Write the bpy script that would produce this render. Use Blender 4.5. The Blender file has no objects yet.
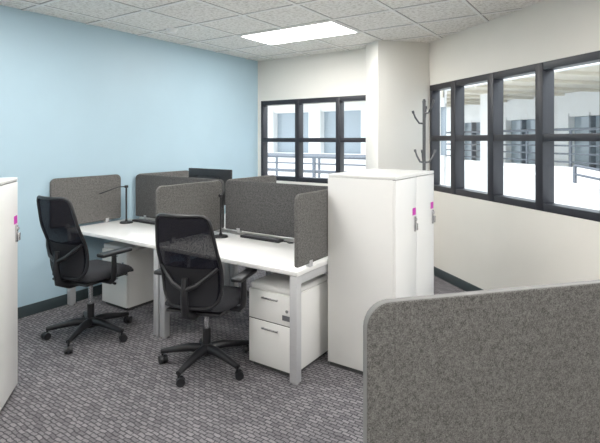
import bpy, bmesh, math, random
from mathutils import Matrix, Vector
random.seed(4)
scene = bpy.context.scene

# ------------------------------------------------------------------ materials
def new_mat(name):
    m = bpy.data.materials.new(name); m.use_nodes = True
    nt = m.node_tree
    b = nt.nodes['Principled BSDF']
    return m, nt, b

def simple(name, col, rough=0.5, metal=0.0, spec=0.5, noise=0.0, nscale=40, bump=0.0):
    m, nt, b = new_mat(name)
    b.inputs['Base Color'].default_value = (*col, 1)
    b.inputs['Roughness'].default_value = rough
    b.inputs['Metallic'].default_value = metal
    b.inputs['Specular IOR Level'].default_value = spec
    tc = nt.nodes.new('ShaderNodeTexCoord')
    n = nt.nodes.new('ShaderNodeTexNoise'); n.inputs['Scale'].default_value = nscale
    n.inputs['Detail'].default_value = 3
    nt.links.new(tc.outputs['Object'], n.inputs['Vector'])
    r = nt.nodes.new('ShaderNodeValToRGB')
    a = max(noise, 0.01)
    r.color_ramp.elements[0].position = 0.3; r.color_ramp.elements[1].position = 0.7
    r.color_ramp.elements[0].color = (*[c*(1-a) for c in col], 1)
    r.color_ramp.elements[1].color = (*[min(1, c*(1+a)) for c in col], 1)
    nt.links.new(n.outputs['Fac'], r.inputs['Fac'])
    nt.links.new(r.outputs['Color'], b.inputs['Base Color'])
    if bump > 0:
        bp = nt.nodes.new('ShaderNodeBump'); bp.inputs['Strength'].default_value = bump
        bp.inputs['Distance'].default_value = 0.004
        nt.links.new(n.outputs['Fac'], bp.inputs['Height'])
        nt.links.new(bp.outputs['Normal'], b.inputs['Normal'])
    return m

M_BLUE = simple('paint_blue', (0.43, 0.60, 0.70), 0.45, noise=0.015, nscale=3)
M_CREAM = simple('paint_cream', (0.80, 0.77, 0.70), 0.6, noise=0.015, nscale=3)
M_WHITEWALL = simple('paint_white', (0.82, 0.80, 0.74), 0.6, noise=0.01, nscale=3)
M_LAM = simple('white_laminate', (0.85, 0.84, 0.81), 0.32, noise=0.01, nscale=6)
M_DESK = simple('desk_laminate', (0.84, 0.83, 0.81), 0.3, noise=0.01, nscale=6)
M_GAP = simple('dark_gap', (0.05, 0.05, 0.05), 0.8)
M_SILVER = simple('silver_paint', (0.58, 0.58, 0.59), 0.35, metal=0.3)
M_STEEL = simple('steel', (0.55, 0.55, 0.56), 0.25, metal=0.9)
M_BLACK = simple('black_plastic', (0.008, 0.008, 0.010), 0.42)
M_SEAT = simple('black_fabric', (0.007, 0.007, 0.010), 0.9, noise=0.3, nscale=300, bump=0.3)
M_FRAME = simple('window_frame_black', (0.013, 0.013, 0.019), 0.45)
M_GUN = simple('gunmetal', (0.10, 0.10, 0.105), 0.4, metal=0.3)
M_BASE = simple('baseboard_dark', (0.03, 0.045, 0.05), 0.5)
M_PINK = simple('magenta_label', (0.62, 0.02, 0.42), 0.5)
M_LABEL = simple('dark_label', (0.12, 0.12, 0.13), 0.5)
M_EDGE = simple('screen_edge_trim', (0.19, 0.188, 0.185), 0.7)
M_TBAR = simple('ceiling_grid_white', (0.92, 0.90, 0.87), 0.5)
M_CONC = simple('exterior_concrete', (0.66, 0.65, 0.63), 0.8, noise=0.06, nscale=4)
M_EXTW = simple('exterior_white', (0.82, 0.82, 0.81), 0.7, noise=0.03, nscale=2)
M_SOFFIT = simple('exterior_soffit', (0.70, 0.64, 0.53), 0.8, noise=0.05, nscale=2)
M_EXTGL = simple('exterior_dark_glass', (0.30, 0.35, 0.39), 0.15)
M_SCREEN = simple('display_glass', (0.02, 0.02, 0.025), 0.12)
M_RAIL = simple('exterior_rail', (0.08, 0.09, 0.11), 0.5)

def fabric(name, dark, light, scale=420):
    m, nt, b = new_mat(name)
    b.inputs['Roughness'].default_value = 0.95
    b.inputs['Specular IOR Level'].default_value = 0.12
    tc = nt.nodes.new('ShaderNodeTexCoord')
    n = nt.nodes.new('ShaderNodeTexNoise'); n.inputs['Scale'].default_value = scale
    n.inputs['Detail'].default_value = 2; n.inputs['Roughness'].default_value = 0.7
    nt.links.new(tc.outputs['Object'], n.inputs['Vector'])
    n2 = nt.nodes.new('ShaderNodeTexNoise'); n2.inputs['Scale'].default_value = scale*0.35
    n2.inputs['Detail'].default_value = 2
    nt.links.new(tc.outputs['Object'], n2.inputs['Vector'])
    mf = nt.nodes.new('ShaderNodeMix'); mf.data_type = 'FLOAT'; mf.inputs['Factor'].default_value = 0.3
    nt.links.new(n.outputs['Fac'], mf.inputs['A']); nt.links.new(n2.outputs['Fac'], mf.inputs['B'])
    r = nt.nodes.new('ShaderNodeValToRGB')
    r.color_ramp.elements[0].position = 0.37; r.color_ramp.elements[1].position = 0.64
    r.color_ramp.elements[0].color = (*dark, 1); r.color_ramp.elements[1].color = (*light, 1)
    nt.links.new(mf.outputs['Result'], r.inputs['Fac'])
    nt.links.new(r.outputs['Color'], b.inputs['Base Color'])
    bp = nt.nodes.new('ShaderNodeBump'); bp.inputs['Strength'].default_value = 0.2
    bp.inputs['Distance'].default_value = 0.001
    nt.links.new(n.outputs['Fac'], bp.inputs['Height']); nt.links.new(bp.outputs['Normal'], b.inputs['Normal'])
    return m
M_FAB = fabric('grey_heather_fabric', (0.050, 0.048, 0.045), (0.175, 0.170, 0.161), 330)
M_FABD = fabric('charcoal_heather_fabric', (0.036, 0.036, 0.037), (0.128, 0.126, 0.123), 260)
M_FABL = fabric('desk_screen_heather_fabric', (0.058, 0.056, 0.053), (0.200, 0.193, 0.183), 240)

def carpet():
    m, nt, b = new_mat('patterned_carpet')
    b.inputs['Roughness'].default_value = 1.0
    b.inputs['Specular IOR Level'].default_value = 0.05
    tc = nt.nodes.new('ShaderNodeTexCoord')
    n = nt.nodes.new('ShaderNodeTexNoise'); n.inputs['Scale'].default_value = 18
    n.inputs['Detail'].default_value = 2
    nt.links.new(tc.outputs['Object'], n.inputs['Vector'])
    mixv = nt.nodes.new('ShaderNodeMix'); mixv.data_type = 'VECTOR'
    mixv.inputs['Factor'].default_value = 0.025
    nt.links.new(tc.outputs['Object'], mixv.inputs['A']); nt.links.new(n.outputs['Color'], mixv.inputs['B'])
    br = nt.nodes.new('ShaderNodeTexBrick')
    br.inputs['Color1'].default_value = (0.235, 0.223, 0.231, 1)
    br.inputs['Color2'].default_value = (0.130, 0.123, 0.131, 1)
    br.inputs['Mortar'].default_value = (0.048, 0.045, 0.051, 1)
    br.inputs['Scale'].default_value = 1.0
    br.inputs['Brick Width'].default_value = 0.050
    br.inputs['Row Height'].default_value = 0.024
    br.inputs['Mortar Size'].default_value = 0.0055
    br.inputs['Mortar Smooth'].default_value = 0.9
    nt.links.new(mixv.outputs['Result'], br.inputs['Vector'])
    f = nt.nodes.new('ShaderNodeTexNoise'); f.inputs['Scale'].default_value = 180
    f.inputs['Detail'].default_value = 3
    nt.links.new(tc.outputs['Object'], f.inputs['Vector'])
    r = nt.nodes.new('ShaderNodeValToRGB')
    r.color_ramp.elements[0].position = 0.3; r.color_ramp.elements[1].position = 0.7
    r.color_ramp.elements[0].color = (0.65, 0.65, 0.65, 1); r.color_ramp.elements[1].color = (1.35, 1.35, 1.35, 1)
    nt.links.new(f.outputs['Fac'], r.inputs['Fac'])
    mx = nt.nodes.new('ShaderNodeMix'); mx.data_type = 'RGBA'; mx.blend_type = 'MULTIPLY'
    mx.inputs['Factor'].default_value = 0.8
    nt.links.new(br.outputs['Color'], mx.inputs['A']); nt.links.new(r.outputs['Color'], mx.inputs['B'])
    nt.links.new(mx.outputs['Result'], b.inputs['Base Color'])
    bp = nt.nodes.new('ShaderNodeBump'); bp.inputs['Strength'].default_value = 0.4
    bp.inputs['Distance'].default_value = 0.004
    nt.links.new(f.outputs['Fac'], bp.inputs['Height']); nt.links.new(bp.outputs['Normal'], b.inputs['Normal'])
    return m
M_CARPET = carpet()

def tile_mat():
    m, nt, b = new_mat('acoustic_tile')
    b.inputs['Roughness'].default_value = 0.95
    tc = nt.nodes.new('ShaderNodeTexCoord')
    n = nt.nodes.new('ShaderNodeTexNoise'); n.inputs['Scale'].default_value = 34
    n.inputs['Detail'].default_value = 5; n.inputs['Roughness'].default_value = 0.75
    nt.links.new(tc.outputs['Object'], n.inputs['Vector'])
    r = nt.nodes.new('ShaderNodeValToRGB')
    r.color_ramp.elements[0].position = 0.36; r.color_ramp.elements[1].position = 0.54
    r.color_ramp.elements[0].color = (0.62, 0.58, 0.52, 1); r.color_ramp.elements[1].color = (0.92, 0.89, 0.84, 1)
    nt.links.new(n.outputs['Fac'], r.inputs['Fac'])
    nt.links.new(r.outputs['Color'], b.inputs['Base Color'])
    bp = nt.nodes.new('ShaderNodeBump'); bp.inputs['Strength'].default_value = 0.25
    bp.inputs['Distance'].default_value = 0.003
    nt.links.new(n.outputs['Fac'], bp.inputs['Height']); nt.links.new(bp.outputs['Normal'], b.inputs['Normal'])
    return m
M_TILE = tile_mat()
M_REVEAL = simple('tile_reveal', (0.30, 0.28, 0.26), 0.9)

def glass_mat():
    m = bpy.data.materials.new('window_glass'); m.use_nodes = True
    nt = m.node_tree; nt.nodes.clear()
    o = nt.nodes.new('ShaderNodeOutputMaterial')
    t = nt.nodes.new('ShaderNodeBsdfTransparent'); t.inputs['Color'].default_value = (0.94, 0.97, 0.99, 1)
    g = nt.nodes.new('ShaderNodeBsdfGlossy'); g.inputs['Roughness'].default_value = 0.02
    x = nt.nodes.new('ShaderNodeMixShader'); x.inputs[0].default_value = 0.04
    nt.links.new(t.outputs[0], x.inputs[1]); nt.links.new(g.outputs[0], x.inputs[2]); nt.links.new(x.outputs[0], o.inputs[0])
    return m
M_GLASS = glass_mat()

def mesh_back_mat():
    m = bpy.data.materials.new('chair_mesh_net'); m.use_nodes = True
    nt = m.node_tree; nt.nodes.clear()
    o = nt.nodes.new('ShaderNodeOutputMaterial')
    t = nt.nodes.new('ShaderNodeBsdfTransparent')
    d = nt.nodes.new('ShaderNodeBsdfDiffuse'); d.inputs['Color'].default_value = (0.012, 0.012, 0.018, 1)
    tc = nt.nodes.new('ShaderNodeTexCoord')
    w = nt.nodes.new('ShaderNodeTexVoronoi'); w.inputs['Scale'].default_value = 300
    nt.links.new(tc.outputs['Object'], w.inputs['Vector'])
    r = nt.nodes.new('ShaderNodeMapRange'); r.inputs['From Min'].default_value = 0.0; r.inputs['From Max'].default_value = 0.8
    r.inputs['To Min'].default_value = 0.86; r.inputs['To Max'].default_value = 1.0
    nt.links.new(w.outputs['Distance'], r.inputs['Value'])
    x = nt.nodes.new('ShaderNodeMixShader')
    nt.links.new(r.outputs['Result'], x.inputs[0])
    nt.links.new(t.outputs[0], x.inputs[1]); nt.links.new(d.outputs[0], x.inputs[2]); nt.links.new(x.outputs[0], o.inputs[0])
    return m
M_NET = mesh_back_mat()

def emit(name, col, s):
    m, nt, b = new_mat(name)
    b.inputs['Base Color'].default_value = (*col, 1)
    b.inputs['Emission Color'].default_value = (*col, 1)
    b.inputs['Emission Strength'].default_value = s
    return m
M_LIGHT = emit('troffer_lens', (1.0, 0.985, 0.96), 14.0)

# ------------------------------------------------------------------ mesh builder
class MB:
    def __init__(s): s.v = []; s.f = []; s.m = []
    def add(s, vs, fs, m=0, M=None):
        o = len(s.v)
        for p in vs:
            p = Vector(p)
            if M is not None: p = M @ p
            s.v.append(tuple(p))
        for f in fs: s.f.append([i+o for i in f]); s.m.append(m)
    def box(s, mn, mx, m=0, M=None, bev=0.0, seg=2):
        bm = bmesh.new(); bmesh.ops.create_cube(bm, size=1)
        sz = [mx[i]-mn[i] for i in range(3)]; c = [(mx[i]+mn[i])/2 for i in range(3)]
        for v in bm.verts: v.co = Vector([v.co[i]*sz[i]+c[i] for i in range(3)])
        if bev > 0: bmesh.ops.bevel(bm, geom=bm.edges[:], offset=bev, segments=seg, affect='EDGES', profile=0.5)
        bm.verts.index_update()
        s.add([v.co.copy() for v in bm.verts], [[v.index for v in f.verts] for f in bm.faces], m, M)
        bm.free()
    def cyl(s, p0, p1, r0, r1=None, seg=16, m=0, M=None):
        if r1 is None: r1 = r0
        s.tube([p0, p1], [r0, r1], seg=seg, m=m, M=M)
    def tube(s, pts, r, closed=False, seg=10, m=0, M=None, flat=1.0):
        pts = [Vector(p) for p in pts]; n = len(pts)
        if not isinstance(r, (list, tuple)): r = [r]*n
        vs = []; fs = []; prev = None
        for i, p in enumerate(pts):
            if closed: t = pts[(i+1) % n]-pts[i-1]
            else: t = pts[min(i+1, n-1)]-pts[max(i-1, 0)]
            t.normalize()
            if prev is None:
                up = Vector((0, 0, 1)) if abs(t.z) < 0.9 else Vector((1, 0, 0))
                a = t.cross(up).normalized()
            else:
                a = (prev - t*prev.dot(t)).normalized()
            prev = a; b = t.cross(a)
            for k in range(seg):
                an = 2*math.pi*k/seg
                vs.append(p + (a*math.cos(an) + b*math.sin(an)*flat)*r[i])
        rg = n if closed else n-1
        for i in range(rg):
            j = (i+1) % n
            for k in range(seg):
                k2 = (k+1) % seg
                fs.append([i*seg+k, i*seg+k2, j*seg+k2, j*seg+k])
        if not closed:
            fs.append([k for k in range(seg)][::-1]); fs.append([(n-1)*seg+k for k in range(seg)])
        s.add(vs, fs, m, M)
    def prism(s, prof, t0, t1, m=0, M=None, medge=None):
        n = len(prof)
        vs = [(p[0], t0, p[1]) for p in prof] + [(p[0], t1, p[1]) for p in prof]
        s.add(vs, [list(range(n)), list(range(n, 2*n))[::-1]], m, M)
        s.add(vs, [[i, i+n, (i+1) % n+n, (i+1) % n] for i in range(n)], m if medge is None else medge, M)
    def grid(s, fn, nu, nv, m=0, M=None, thick=None):
        vs = [fn(i/nu, j/nv) for j in range(nv+1) for i in range(nu+1)]
        fs = [[j*(nu+1)+i, j*(nu+1)+i+1, (j+1)*(nu+1)+i+1, (j+1)*(nu+1)+i] for j in range(nv) for i in range(nu)]
        s.add(vs, fs, m, M)
    def done(s, name, mats, parent=None, M=None, smooth=True, ang=35, recalc=True):
        me = bpy.data.meshes.new(name)
        me.from_pydata(s.v, [], s.f)
        for mt in mats: me.materials.append(mt)
        for p, mi in zip(me.polygons, s.m): p.material_index = mi
        if recalc:
            bm = bmesh.new(); bm.from_mesh(me)
            bmesh.ops.remove_doubles(bm, verts=bm.verts, dist=1e-5)
            bmesh.ops.recalc_face_normals(bm, faces=bm.faces); bm.to_mesh(me); bm.free()
        if smooth:
            for p in me.polygons: p.use_smooth = True
            me.set_sharp_from_angle(angle=math.radians(ang))
        o = bpy.data.objects.new(name, me); scene.collection.objects.link(o)
        if parent: o.parent = parent
        if M is not None: o.matrix_local = M
        return o

def empty(name, loc=(0, 0, 0), rz=0.0):
    e = bpy.data.objects.new(name, None); scene.collection.objects.link(e)
    e.empty_display_size = 0.1
    e.matrix_world = Matrix.Translation(loc) @ Matrix.Rotation(rz, 4, 'Z')
    return e

# ------------------------------------------------------------------ key dimensions (metres)
CAM_H = 1.58; CEIL = 2.74
LX = -4.40      # left wall plane
BY = 5.41       # back wall plane
P1 = Vector((-1.945, 5.598, 0)); r = Vector((0.764, -0.645, 0)).normalized(); RA = math.atan2(r.y, r.x)
MR = Matrix.Translation(P1) @ Matrix.Rotation(RA, 4, 'Z')   # right-wall frame: x along wall, y outward
def rw(t, y=0): return MR @ Vector((t, y, 0))
EAST = rw(8).x; SY = -3.0

# ------------------------------------------------------------------ room shell
poly = [(LX, SY), (LX, BY), (-2.2, BY), (-2.2, rw(-0.333).y), (rw(8).x, rw(8).y), (EAST, SY)]
b = MB(); b.add([(x, y, 0) for x, y in poly]+[(x, y, -0.15) for x, y in poly],
                [list(range(6))[::-1], list(range(6, 12))]+[[i, (i+1) % 6, (i+1) % 6+6, i+6] for i in range(6)])
b.done('floor', [M_CARPET], smooth=False)
b = MB(); b.add([(x, y, CEIL) for x, y in poly]+[(x, y, CEIL+0.3) for x, y in poly],
                [list(range(6)), list(range(6, 12))[::-1]]+[[i, (i+1) % 6, (i+1) % 6+6, i+6] for i in range(6)])
b.done('ceiling', [M_TILE], smooth=False)

b = MB(); b.box((LX-0.15, SY-0.15, -0.15), (LX, BY+0.15, CEIL+0.3)); b.done('wall_left', [M_BLUE], smooth=False)
b = MB(); b.box((LX, SY-0.15, -0.15), (EAST+0.15, SY, CEIL+0.3)); b.done('wall_front', [M_WHITEWALL], smooth=False)
b = MB(); b.box((EAST, SY, -0.15), (EAST+0.15, rw(8).y+0.2, CEIL+0.3)); b.done('wall_east', [M_WHITEWALL], smooth=False)
BW0, BW1, BS, BT = -4.34, -2.36, 1.00, 2.15
b = MB()
b.box((LX, BY, -0.15), (-2.2, BY+0.15, BS)); b.box((LX, BY, BT), (-2.2, BY+0.15, CEIL+0.3))
b.box((LX, BY, BS), (BW0, BY+0.15, BT)); b.box((BW1, BY, BS), (-2.2, BY+0.15, BT))
b.box((-2.3, BY+0.15, -0.15), (-2.2, rw(-0.333).y+0.1, CEIL+0.3))
b.done('wall_back', [M_WHITEWALL], smooth=False)
RW0, RW1, RS, RT = 0.105, 5.55, 0.985, 2.23
b = MB()
b.box((-0.333, 0, -0.15), (8.1, 0.15, RS)); b.box((-0.333, 0, RT), (8.1, 0.15, CEIL+0.3))
b.box((-0.333, 0, RS), (RW0, 0.15, RT)); b.box((RW1, 0, RS), (8.1, 0.15, RT))
b.done('wall_right', [M_CREAM], M=MR, smooth=False)
b = MB(); b.box((-0.25, -0.670, 0), (0.101, -0.001, CEIL), bev=0.004)
b.done('structural_column', [M_WHITEWALL], M=MR, ang=30)
b = MB(); b.box((LX, SY, 0), (LX+0.012, BY, 0.10), bev=0.003); b.done('baseboard_left', [M_BASE])
b = MB(); b.box((LX+0.012, BY-0.012, 0), (-2.2, BY, 0.10), bev=0.003); b.done('baseboard_back', [M_BASE])
b = MB(); b.box((0.105, -0.014, 0), (8.0, 0, 0.10), bev=0.003); b.done('baseboard_right', [M_BASE], M=MR)

def window(name, M, x0, x1, z0, z1, mull, zbar, fw=0.065, depth=0.115, mw=0.042):
    e = bpy.data.objects.new(name, None); scene.collection.objects.link(e); e.matrix_world = M
    f = MB()
    f.box((x0, 0.0, z0), (x1, depth, z0+fw), bev=0.003); f.box((x0, 0.0, z1-fw), (x1, depth, z1), bev=0.003)
    f.box((x0, 0.0, z0), (x0+fw*0.6, depth, z1), bev=0.003); f.box((x1-fw*0.6, 0.0, z0), (x1, depth, z1), bev=0.003)
    for x in mull: f.box((x-mw, -0.005, z0+0.002), (x+mw, depth, z1-0.002), bev=0.003)
    f.box((x0+0.002, 0.002, zbar-0.03), (x1-0.002, depth-0.004, zbar+0.03), bev=0.003)
    f.done('frame', [M_FRAME], parent=e)
    g = MB(); g.box((x0+0.02, 0.070, z0+0.02), (x1-0.02, 0.076, z1-0.02)); g.done('glass', [M_GLASS], parent=e, smooth=False)
window('window_1', Matrix.Translation((0, BY, 0)), BW0, BW1, BS, BT, [-3.70, -3.05, -2.40+0.02], 1.58, mw=0.032)
window('window_2', MR, RW0, RW1, RS, RT, [0.583+0.62*i for i in range(8)], 1.60)

# ceiling grid + troffers
GX0, GY0, G = -3.50, 3.94, 0.61
lights_rc = [(GX0, GY0), (GX0, GY0-G*4), (GX0, GY0-G*8), (GX0+5*G, GY0-G*3), (GX0+5*G, GY0-G*7), (GX0+9*G, GY0-G*5), (GX0+9*G, GY0-G*9)]
b = MB()
def inside_spans(axis, c):
    xs = []; n = len(poly)
    for i in range(n):
        a, d = poly[i], poly[(i+1) % n]
        a0, d0 = a[axis], d[axis]
        if (a0-c)*(d0-c) < 0:
            k = (c-a0)/(d0-a0); xs.append(a[1-axis]+k*(d[1-axis]-a[1-axis]))
    return sorted(xs)
for i in range(-3, 16):
    c = GX0+G*i; s = inside_spans(0, c)
    for a, d in zip(s[::2], s[1::2]):
        b.box((c-0.012, a, CEIL-0.009), (c+0.012, d, CEIL+0.001))
        b.box((c-0.019, a, CEIL-0.002), (c+0.019, d, CEIL+0.001), 1)
for i in range(-12, 4):
    c = GY0+G*i; s = inside_spans(1, c)
    for a, d in zip(s[::2], s[1::2]):
        b.box((a, c-0.012, CEIL-0.008), (d, c+0.012, CEIL+0.001))
        b.box((a, c-0.019, CEIL-0.0016), (d, c+0.019, CEIL+0.001), 1)
b.done('trim_1', [M_TBAR, M_REVEAL], smooth=False)
for x, y in lights_rc:
    e = empty('ceiling_light_panel', (x+0.61, y+0.305, CEIL))
    f = MB()
    f.box((-0.605, -0.30, -0.014), (0.605, -0.27, 0.0)); f.box((-0.605, 0.27, -0.014), (0.605, 0.30, 0.0))
    f.box((-0.605, -0.27, -0.014), (-0.575, 0.27, 0.0)); f.box((0.575, -0.27, -0.014), (0.605, 0.27, 0.0))
    f.done('rim', [M_TBAR], parent=e, smooth=False)
    f = MB(); f.box((-0.575, -0.27, -0.011), (0.575, 0.27, -0.003)); f.done('lens', [M_LIGHT], parent=e, smooth=False)
e = empty('smoke_detector', (-3.85, 3.33, CEIL-0.004))
f = MB(); f.cyl((0, 0, 0), (0, 0, -0.012), 0.06, 0.06, 24); f.cyl((0, 0, -0.012), (0, 0, -0.04), 0.05, 0.038, 24)
f.done('body', [M_TBAR], parent=e)

# ------------------------------------------------------------------ screens
def rr_profile(L, z0, z1, R, rb=0.01):
    pts = [(rb, z0), (L-rb, z0), (L, z0+rb)]
    for k in range(0, 9):
        a = math.pi/2*k/8; pts.append((L-R+R*math.cos(a), z1-R+R*math.sin(a)))
    for k in range(0, 9):
        a = math.pi/2+math.pi/2*k/8; pts.append((R+R*math.cos(a), z1-R+R*math.sin(a)))
    pts.append((0, z0+rb))
    return pts
def screen(name, x, y, rz, L, z0, z1, mat, thick=0.028, R=0.05, clamps=True, feet=False, edge=None):
    e = empty(name, (x, y, 0), rz)
    f = MB(); f.prism(rr_profile(L, z0, z1, R), -thick/2, thick/2, 0, None, 1)
    o = f.done('fabric_panel', [mat, edge or mat], parent=e, ang=40)
    bv = o.modifiers.new('bevel', 'BEVEL'); bv.width = 0.005; bv.segments = 2; bv.limit_method = 'ANGLE'; bv.angle_limit = math.radians(60)
    if clamps:
        f = MB()
        for s in (0.14, L-0.18):
            f.box((s, -0.016, z0-0.024), (s+0.04, 0.016, z0+0.02), bev=0.003)
        f.done('clamps', [M_SILVER], parent=e)
    if feet:
        f = MB()
        for s in (0.15, L-0.2):
            f.box((s, -0.22, 0.0), (s+0.05, 0.22, 0.02), bev=0.005)
            f.box((s+0.01, -0.01, 0.018), (s+0.04, 0.01, z0+0.02), bev=0.003)
        f.done('feet', [M_SILVER], parent=e)
    return e
XM = -3.04; XR = -1.712; XL = -4.36; YF = 2.49; YC = 3.25
ZT = 1.21
HP = math.pi/2
screen('desk_privacy_screen', XL, YF-0.16, HP, 0.74, 0.76, ZT+0.01, M_FABL)
screen('desk_privacy_screen', XL, YC+0.03, HP, 0.76, 0.76, ZT, M_FABL)
screen('desk_privacy_screen', XM, YF-0.02, HP, 0.73, 0.76, ZT, M_FABL)
screen('desk_privacy_screen', XM, YC+0.03, HP, 0.76, 0.76, ZT, M_FABL)
screen('desk_privacy_screen', XR, YF, HP, 0.72, 0.76, ZT+0.02, M_FABL)
screen('desk_privacy_screen', XR, YC+0.03, HP, 0.76, 0.76, ZT, M_FABL)
screen('desk_privacy_screen', XL+0.03, YC, 0, 1.28, 0.76, ZT, M_FABD)
screen('desk_privacy_screen', XM+0.02, YC, 0, 1.29, 0.76, ZT, M_FABD)
nA = RA + HP - math.radians(1.4)
c34, s34 = math.cos(math.radians(34)), math.sin(math.radians(34))
def cw(lat, d): return (-s34*d + c34*lat, c34*d + s34*lat)
px, py = cw(0.150, 1.10)
screen('office_partition', px, py, nA, 1.70, 0.06, 1.202, M_FAB, thick=0.026, R=0.06, clamps=False, feet=True, edge=M_EDGE)

# ------------------------------------------------------------------ desks
def desk(x0, x1, y0, y1, front):
    e = empty('office_desk', ((x0+x1)/2, (y0+y1)/2, 0))
    w = (x1-x0)/2; d = (y1-y0)/2
    f = MB(); f.box((-w, -d, 0.705), (w, d, 0.735), bev=0.003); f.done('desktop', [M_DESK], parent=e)
    f = MB()
    for sx in (-1, 1):
        cx = sx*(w-0.035)
        for sy in (-1, 1):
            cy = sy*(d-0.03)
            f.box((cx-0.028, cy-0.028, 0.012), (cx+0.028, cy+0.028, 0.704), bev=0.004)
            f.cyl((cx, cy, 0), (cx, cy, 0.014), 0.02, seg=12)
        f.box((cx-0.026, -d+0.05, 0.645), (cx+0.026, d-0.05, 0.703), bev=0.004)
    f.box((-w+0.05, -0.03, 0.655), (w-0.05, 0.03, 0.70), bev=0.004)
    f.done('legs', [M_SILVER], parent=e)
    s = 1 if front else -1
    f = MB(); ys = sorted([s*(d-0.10), s*(d-0.01)])
    f.box((-w+0.1, ys[0], 0.61), (w-0.1, ys[1], 0.62)); f.box((-w+0.1, ys[0], 0.62), (w-0.1, ys[0]+0.006, 0.66)); f.box((-w+0.1, ys[1]-0.006, 0.62), (w-0.1, ys[1], 0.70))
    f.done('cable_tray', [M_BLACK], parent=e, smooth=False)
desk(-4.37, XM-0.003, YF, 3.19, True)
desk(XM+0.003, -1.700, YF, 3.19, True)
desk(-4.37, XM-0.003, 3.31, 4.01, False)
desk(XM+0.003, -1.700, 3.31, 4.01, False)

for x0, y0 in ((-2.72, 3.10), (-4.18, 3.08)):
    e = empty('desk_power_module', (x0, y0, 0.735))
    f = MB(); f.box((0, 0, 0), (0.42, 0.075, 0.022), bev=0.006)
    f.box((0.02, 0.01, 0.02), (0.40, 0.06, 0.026), 1)
    f.tube([(0.41, 0.04, 0.012), (0.46, 0.05, 0.01), (0.50, 0.03, 0.008), (0.52, 0.06, 0.006)], 0.005, seg=8)
    f.done('body', [M_BLACK, M_LABEL], parent=e)

def lamp(x, y, pts, h):
    e = empty('desk_lamp', (x, y, 0.735))
    f = MB()
    f.cyl((0, 0, 0), (0, 0, 0.014), 0.065, 0.06, seg=28)
    f.cyl((0, 0, 0.012), (0, 0, 0.04), 0.016, 0.010, seg=14)
    f.cyl((0, 0, 0.03), (0, 0, h), 0.0085, seg=12)
    f.cyl((0, -0.014, h-0.01), (0, 0.014, h-0.01), 0.014, seg=14)
    q = [Vector((0, 0, h-0.01))]+[Vector(p) for p in pts]
    f.tube(q, 0.008, seg=10, flat=0.7)
    p = q[-1]; d = (q[-1]-q[-2]).normalized()
    f.tube([p-d*0.02, p+d*0.01, p+d*0.12, p+d*0.13], [0.008, 0.014, 0.014, 0.009], seg=12, flat=0.45)
    f.done('stem_and_head', [M_BLACK], parent=e)
lamp(-4.16, 3.00, [(-0.04, -0.06, 0.37), (-0.06, -0.12, 0.35)], 0.38)
lamp(-2.87, 3.02, [(0.0, 0.05, 0.40), (-0.02, 0.06, 0.36)], 0.37)

def monitor(x, y, rz, w=0.62, top=0.54):
    e = empty('computer_monitor', (x, y, 0.735), rz)
    f = MB(); f.box((-w/2, -0.012, top-0.37), (w/2, 0.018, top), bev=0.006); f.box((-0.15, -0.035, top-0.30), (0.15, -0.01, top-0.08), bev=0.01)
    f.done('housing', [M_BLACK], parent=e)
    f = MB(); f.box((-w/2+0.01, 0.0181, top-0.355), (w/2-0.01, 0.0195, top-0.01)); f.done('display', [M_SCREEN], parent=e, smooth=False)
    f = MB(); f.box((-0.11, -0.10, 0), (0.11, 0.08, 0.012), bev=0.004); f.cyl((0, -0.04, 0.01), (0, -0.035, top-0.15), 0.02, seg=12)
    f.done('stand', [M_BLACK], parent=e)
monitor(-3.60, 3.62, 0.0)

# ------------------------------------------------------------------ drawer pedestals
def pedestal(x, y):
    e = empty('drawer_pedestal', (x, y, 0))
    w, d, h = 0.19, 0.24, 0.545
    f = MB(); f.box((-w, -d+0.02, 0.03), (w, d, h), bev=0.004); f.box((-w+0.02, -d+0.03, 0.0), (w-0.02, d-0.02, 0.032), 1)
    f.done('carcass', [M_LAM, M_GAP], parent=e)
    f = MB(); f.box((-w+0.001, -d, 0.035), (w-0.001, -d+0.0195, 0.335), bev=0.003); f.box((-w+0.001, -d, 0.342), (w-0.001, -d+0.0195, h-0.004), bev=0.003)
    f.done('drawer_fronts', [M_LAM], parent=e)
    f = MB(); f.box((-w+0.004, -d+0.004, 0.335), (w-0.004, -d+0.019, 0.342)); f.done('shadow_gap', [M_GAP], parent=e, smooth=False)
    f = MB()
    for zz in (0.29, 0.50):
        f.box((-0.07, -d-0.016, zz-0.006), (0.07, -d-0.008, zz+0.006), bev=0.003)
        f.box((-0.065, -d-0.012, zz-0.004), (-0.055, -d, zz+0.004)); f.box((0.055, -d-0.012, zz-0.004), (0.065, -d, zz+0.004))
    f.cyl((0.14, -d-0.006, 0.44), (0.14, -d+0.002, 0.44), 0.011, seg=14)
    f.done('handles', [M_STEEL], parent=e)
    f = MB(); f.box((0.10, -d-0.002, 0.375), (0.165, -d+0.0005, 0.41)); f.done('label', [M_LABEL], parent=e, smooth=False)
    f = MB(); f.box((-w+0.003, -d+0.01, h), (w-0.003, d-0.005, h+0.04), bev=0.014, seg=4); f.done('cushion_top', [M_LAM], parent=e)
pedestal(-1.963, 2.56+0.23)
pedestal(-3.93, 3.0-0.06)

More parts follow.
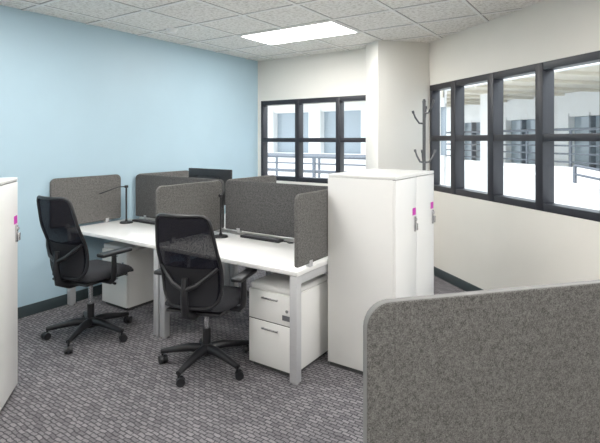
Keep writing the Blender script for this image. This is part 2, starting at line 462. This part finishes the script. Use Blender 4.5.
# ------------------------------------------------------------------ storage cabinets
def cabinet(M, w, d, h):
    e = bpy.data.objects.new('storage_cabinet', None); scene.collection.objects.link(e); e.matrix_world = M
    f = MB(); f.box((0, 0.02, 0.03), (w, d, h-0.022), bev=0.002); f.box((0.015, 0.03, 0), (w-0.015, d-0.01, 0.032), 1)
    f.box((0, 0.0, h-0.021), (w, d, h), 0, None, 0.003)
    f.box((0.003, 0.006, h-0.024), (w-0.003, d-0.003, h-0.019), 1)
    f.done('carcass', [M_LAM, M_GAP], parent=e)
    f = MB(); f.box((0.002, 0, 0.035), (w-0.002, 0.0195, h-0.026), bev=0.002); f.done('door', [M_LAM], parent=e)
    f = MB()
    f.box((w-0.055, -0.012, 0.94), (w-0.030, 0.001, 1.045), 0, None, 0.004)
    f.box((w-0.052, -0.026, 0.95), (w-0.036, -0.012, 1.00), 0, None, 0.004)
    f.cyl((w-0.0425, -0.018, 1.025), (w-0.0425, -0.010, 1.025), 0.009, seg=12)
    f.done('lock_handle', [M_STEEL], parent=e)
    f = MB(); f.box((w-0.080, -0.0015, 1.055), (w-0.018, 0.0005, 1.105)); f.done('label', [M_PINK], parent=e, smooth=False)
for yy in (2.855, 3.235):
    M = Matrix.Translation((-1.185, yy, 0)) @ Matrix.Rotation(HP, 4, 'Z')
    cabinet(M, 0.378, 0.505, 1.342)
K = Vector((*cw(-1.797, 3.007), 0))
for i in range(2):
    org = K + r*(0.45*(i+1))
    M = Matrix.Translation(org) @ Matrix.Rotation(RA+math.pi, 4, 'Z')
    cabinet(M, 0.448, 0.45, 1.342)

# ------------------------------------------------------------------ office chairs
def chair(x, y, rz, base_rot=0.3, lift=0.0):
    e = empty('office_chair', (x, y, 0), rz)
    up = Matrix.Translation((0, 0, lift))
    f = MB(); ends = []
    for k in range(5):
        a = base_rot+2*math.pi*k/5; ca, sa = math.cos(a), math.sin(a)
        pts = [(0.02*ca, 0.02*sa, 0.115), (0.12*ca, 0.12*sa, 0.118), (0.24*ca, 0.24*sa, 0.098), (0.325*ca, 0.325*sa, 0.082)]
        f.tube(pts, [0.034, 0.029, 0.022, 0.018], seg=12)
        ends.append((0.32*ca, 0.32*sa, a))
    f.cyl((0, 0, 0.075), (0, 0, 0.15), 0.045, 0.038, seg=20)
    f.done('star_base', [M_BLACK], parent=e)
    f = MB()
    for (cx, cy, a) in ends:
        sw = a+random.uniform(-1.2, 1.2)
        ax = Vector((math.cos(sw), math.sin(sw), 0)); fw = Vector((-ax.y, ax.x, 0))
        c = Vector((cx, cy, 0.03))+fw*0.012
        for s in (-1, 1):
            f.cyl(c+ax*s*0.007, c+ax*s*0.027, 0.030, 0.028, seg=18)
        f.cyl(c-ax*0.012, c+ax*0.012, 0.012, seg=8)
        f.box((-0.01, -0.024, 0.02), (0.01, 0.022, 0.052), 0, Matrix.Translation(c-Vector((0, 0, 0.03)))@Matrix.Rotation(sw, 4, 'Z'), 0.004)
        f.cyl((cx, cy, 0.04), (cx, cy, 0.09), 0.008, seg=8)
    f.done('casters', [M_BLACK], parent=e)
    f = MB(); f.cyl((0, 0, 0.14), (0, 0, 0.26), 0.028, seg=16); f.cyl((0, 0, 0.25), (0, 0, 0.385+lift), 0.017, seg=16, m=1)
    f.done('gas_lift', [M_BLACK, M_STEEL], parent=e)
    f = MB(); f.box((-0.09, -0.13, 0.375), (0.09, 0.11, 0.415), 0, None, 0.012)
    f.tube([(0.06, 0.03, 0.395), (0.2, 0.03, 0.39), (0.25, 0.03, 0.385)], [0.007, 0.007, 0.011], seg=8)
    f.box((-0.2, -0.2, 0.41), (0.2, 0.2, 0.43), 0, None, 0.006)
    f.done('tilt_mechanism', [M_BLACK], parent=e, M=up)
    f = MB()
    NU = 20; NV = 20
    def seat(sgn):
        def fn(u, v):
            a = 2*u-1; c = 2*v-1
            X = a*math.sqrt(1-0.32*c*c); Y = c*math.sqrt(1-0.32*a*a)
            edge = max(abs(a), abs(c))
            drop = (edge**5)*0.034
            z = 0.498-drop if sgn > 0 else 0.430+drop*0.5
            z += 0.012*abs(a)**2*(1-edge**5) if sgn > 0 else 0
            if c > 0: z -= 0.022*c**3
            return (X*0.262, Y*0.262+0.03, z)
        return fn
    f.grid(seat(1), NU, NV); f.grid(seat(-1), NU, NV)
    top = seat(1); bot = seat(-1)
    ring = [(i/NU, 0) for i in range(NU)]+[(1, j/NV) for j in range(NV)]+[(1-i/NU, 1) for i in range(NU)]+[(0, 1-j/NV) for j in range(NV)]
    n = len(ring)
    vs = [top(*q) for q in ring]+[bot(*q) for q in ring]
    f.add(vs, [[i, (i+1) % n, (i+1) % n+n, i+n] for i in range(n)])
    f.done('seat_cushion', [M_SEAT], parent=e, ang=60, M=up)
    def back(u, v):
        a = 2*u-1
        W = 0.200+0.024*math.sin(math.pi*min(1, v*1.15)) - 0.004*v
        if v > 0.92: W -= 0.022*((v-0.92)/0.08)**2
        if v < 0.12: W -= 0.05*((0.12-v)/0.12)**2
        z = 0.47+0.62*v
        yb = -0.255 - 0.12*v**1.3 + 0.035*math.sin(math.pi*min(1, v*1.6))
        yb += 0.045*a*a
        return Vector((a*W, yb, z))
    f = MB(); f.grid(lambda u, v: back(u, v), 16, 24); f.done('mesh_back', [M_NET], parent=e, ang=80, M=up)
    f = MB()
    bd = [back(i/14, 0) for i in range(14)]+[back(1, j/20) for j in range(20)]+[back(1-i/14, 1) for i in range(14)]+[back(0, 1-j/20) for j in range(20)]
    m = len(bd)
    for _ in range(2): bd = [(bd[i-1]+bd[i]*2+bd[(i+1) % m])/4 for i in range(m)]
    f.tube(bd, 0.012, closed=True, seg=10)
    f.done('back_frame', [M_BLACK], parent=e, ang=80, M=up)
    f = MB()
    f.grid(lambda u, v: back(0.05+0.90*u, 0.03+0.40*v)+Vector((0, 0.012, 0)), 14, 8)
    f.grid(lambda u, v: back(0.05+0.90*u, 0.03+0.40*v)+Vector((0, -0.008, 0)), 14, 8)
    f.done('lumbar_pad', [M_SEAT], parent=e, ang=80, M=up)
    f = MB()
    f.tube([(0, -0.08, 0.40), (0, -0.19, 0.40), (0, -0.285, 0.44), (0, -0.305, 0.56), (0, -0.295, 0.68)], [0.03, 0.03, 0.028, 0.024, 0.018], seg=12)
    for s in (-1, 1):
        f.tube([(0, -0.30, 0.60), (s*0.09, -0.29, 0.64), (s*0.16, -0.262, 0.70), (s*0.205, -0.235, 0.74)], [0.018, 0.016, 0.014, 0.011], seg=10)
    f.done('back_support', [M_BLACK], parent=e, ang=60, M=up)
    for s, nm in ((-1, 'armrest_left'), (1, 'armrest_right')):
        f = MB()
        f.tube([(s*0.14, -0.02, 0.415), (s*0.26, -0.02, 0.415), (s*0.288, -0.02, 0.44), (s*0.293, -0.02, 0.50), (s*0.293, -0.02, 0.635)],
               [0.02, 0.02, 0.021, 0.022, 0.018], seg=12)
        f.box((s*0.293-0.042, -0.15, 0.632), (s*0.293+0.042, 0.13, 0.662), 0, None, 0.012, 3)
        f.done(nm, [M_BLACK], parent=e, ang=60, M=up)
chair(-3.54, 2.22, math.radians(6), 0.1, 0.06)
chair(-2.405, 2.39, math.radians(17), 0.85, 0.01)

# ------------------------------------------------------------------ coat rack
cx, cy = cw(1.215, 4.62)
e = empty('coat_rack', (cx, cy, 0), 0.4)
f = MB()
f.cyl((0, 0, 0.02), (0, 0, 1.96), 0.016, seg=14); f.cyl((0, 0, 1.95), (0, 0, 1.98), 0.02, 0.012, seg=14)
f.cyl((0, 0, 0), (0, 0, 0.025), 0.17, 0.16, seg=32); f.cyl((0, 0, 0.02), (0, 0, 0.06), 0.035, 0.02, seg=16)
for k in range(6):
    a = k*math.pi/3+0.3; z = 1.74 + (k % 3)*0.05 if k % 2 else 1.36
    c, s = math.cos(a), math.sin(a)
    f.tube([(0, 0, z), (0.05*c, 0.05*s, z+0.005), (0.09*c, 0.09*s, z+0.06), (0.11*c, 0.11*s, z+0.11)], [0.010, 0.009, 0.009, 0.008], seg=8)
    f.cyl((0.108*c, 0.108*s, z+0.10), (0.115*c, 0.115*s, z+0.125), 0.012, seg=10)
f.done('stand', [M_GUN], parent=e)

# ------------------------------------------------------------------ exterior
def rails(f, y, x0, x1, z0, h=1.05, n=5, post=1.5, m=3):
    for i in range(n):
        z = z0+0.12+(h-0.12)*i/(n-1); f.tube([(x0, y, z), (x1, y, z)], 0.022 if i < n-1 else 0.035, seg=8, m=m)
    x = x0
    while x <= x1+0.01:
        f.box((x-0.03, y-0.02, z0), (x+0.03, y+0.02, z0+h), m); x += post
b = MB(); b.box((-40, -10, -4.2), (40, 45, -4.0)); b.done('ground', [M_CONC], smooth=False)
b = MB(); b.box((-14, BY+0.16, -0.4), (-3.5, BY+2.6, 0.0)); rails(b, BY+2.5, -14, -3.5, 0.0, 1.25, m=1)
b.done('exterior_walkway', [M_CONC, M_RAIL], smooth=False)
b = MB()
b.box((-16, 13.0, -4), (-4.0, 13.3, 1.15)); b.box((-16, 13.0, 2.5), (-4.0, 13.3, 4.2))
x = -16
while x < -4.0: b.box((x, 12.95, 1.1), (x+0.45, 13.3, 2.6)); x += 1.9
b.box((-16, 13.2, 1.1), (-4.0, 13.28, 2.6), 1)
b.box((-16, 11.3, 2.75), (-4.0, 13.1, 3.05), 2)
b.box((-16, 11.3, -0.25), (-4.0, 13.1, 0.05), 0)
rails(b, 11.35, -16, -4.0, 0.05, 1.1)
b.done('building_facade', [M_EXTW, M_EXTGL, M_SOFFIT, M_RAIL], smooth=False)
b = MB()
Y0 = 9.0; XA, XB = -13.5, 12
b.box((XA, Y0-2.2, 0.25), (XB, Y0+0.2, 0.50), 0)
b.box((XA, Y0-2.3, 0.10), (XB, Y0-2.15, 0.90), 0)
b.box((XA, 4.8, 3.05), (XB, Y0+0.2, 3.35), 2)
x = XA
while x < XB: b.box((x, 4.85, 2.97), (x+0.12, Y0, 3.06), 2); x += 1.3
b.box((XA, 4.7, 3.0), (XB, 4.85, 3.7), 0)
b.box((XA, Y0, -4), (XB, Y0+0.3, 0.6), 0); b.box((XA, Y0, 2.3), (XB, Y0+0.3, 3.4), 0)
b.box((XA, Y0+0.2, 0.5), (XB, Y0+0.28, 2.4), 1)
x = XA
while x < XB: b.box((x, Y0-0.05, 0.5), (x+1.2, Y0+0.3, 2.4), 0); b.box((x+1.9, Y0, 0.5), (x+1.96, Y0+0.3, 2.4), 3); x += 2.8
x = XA
while x < XB: b.box((x, Y0-2.25, -4), (x+0.4, Y0-1.85, 3.1), 0); x += 5.5
rails(b, Y0-2.2, XA, XB, 0.90, 0.95, n=5)
b.done('building_facade', [M_EXTW, M_EXTGL, M_SOFFIT, M_RAIL], M=MR, smooth=False)
# sloping parapet / ramp wall with a handrail, nearer the glass
b = MB()
b.add([(-3, 3.2, -4.1), (3.2, 3.2, -4.1), (3.2, 3.2, 0.45), (-3, 3.2, 1.10), (-3, 3.4, -4.1), (3.2, 3.4, -4.1), (3.2, 3.4, 0.45), (-3, 3.4, 1.10)],
      [[0, 1, 2, 3], [4, 7, 6, 5], [3, 2, 6, 7], [0, 3, 7, 4], [1, 5, 6, 2], [0, 4, 5, 1]])
def ztop(x): return 1.10-(x+3)*0.65/6.2
for dz in (0.14, 0.28):
    b.tube([(-1.0, 3.3, ztop(-1.0)+dz), (3.1, 3.3, ztop(3.1)+dz)], 0.02, seg=8, m=1)
for i in range(5):
    xx = -1.0+i*1.02
    b.box((xx-0.02, 3.28, ztop(xx)-0.02), (xx+0.02, 3.32, ztop(xx)+0.28), 1)
b.done('parapet_wall', [M_CONC, M_RAIL], M=MR, smooth=False)

# ------------------------------------------------------------------ light
w = bpy.data.worlds.new('sky'); scene.world = w; w.use_nodes = True
bg = w.node_tree.nodes['Background']
bg.inputs['Color'].default_value = (0.88, 0.94, 1.0, 1); bg.inputs['Strength'].default_value = 2.4
sd = bpy.data.lights.new('sun', 'SUN'); sd.energy = 1.5; sd.angle = 0.02; sd.color = (1, 0.96, 0.9)
so = bpy.data.objects.new('sun', sd); scene.collection.objects.link(so)
dirv = Vector((0.5, 0.7, -0.85))
so.rotation_euler = dirv.to_track_quat('-Z', 'Y').to_euler()

# ------------------------------------------------------------------ camera
cd = bpy.data.cameras.new('camera'); cam = bpy.data.objects.new('camera', cd); scene.collection.objects.link(cam)
cam.location = (0, 0, CAM_H); cam.rotation_euler = (math.radians(90), 0, math.radians(34))
cd.sensor_width = 36; cd.lens = 472/600*36; cd.shift_y = -81.5/600
cd.clip_start = 0.05
scene.camera = cam
scene.view_settings.view_transform = 'Standard'
scene.view_settings.exposure = 0.68
scene.view_settings.gamma = 1.12
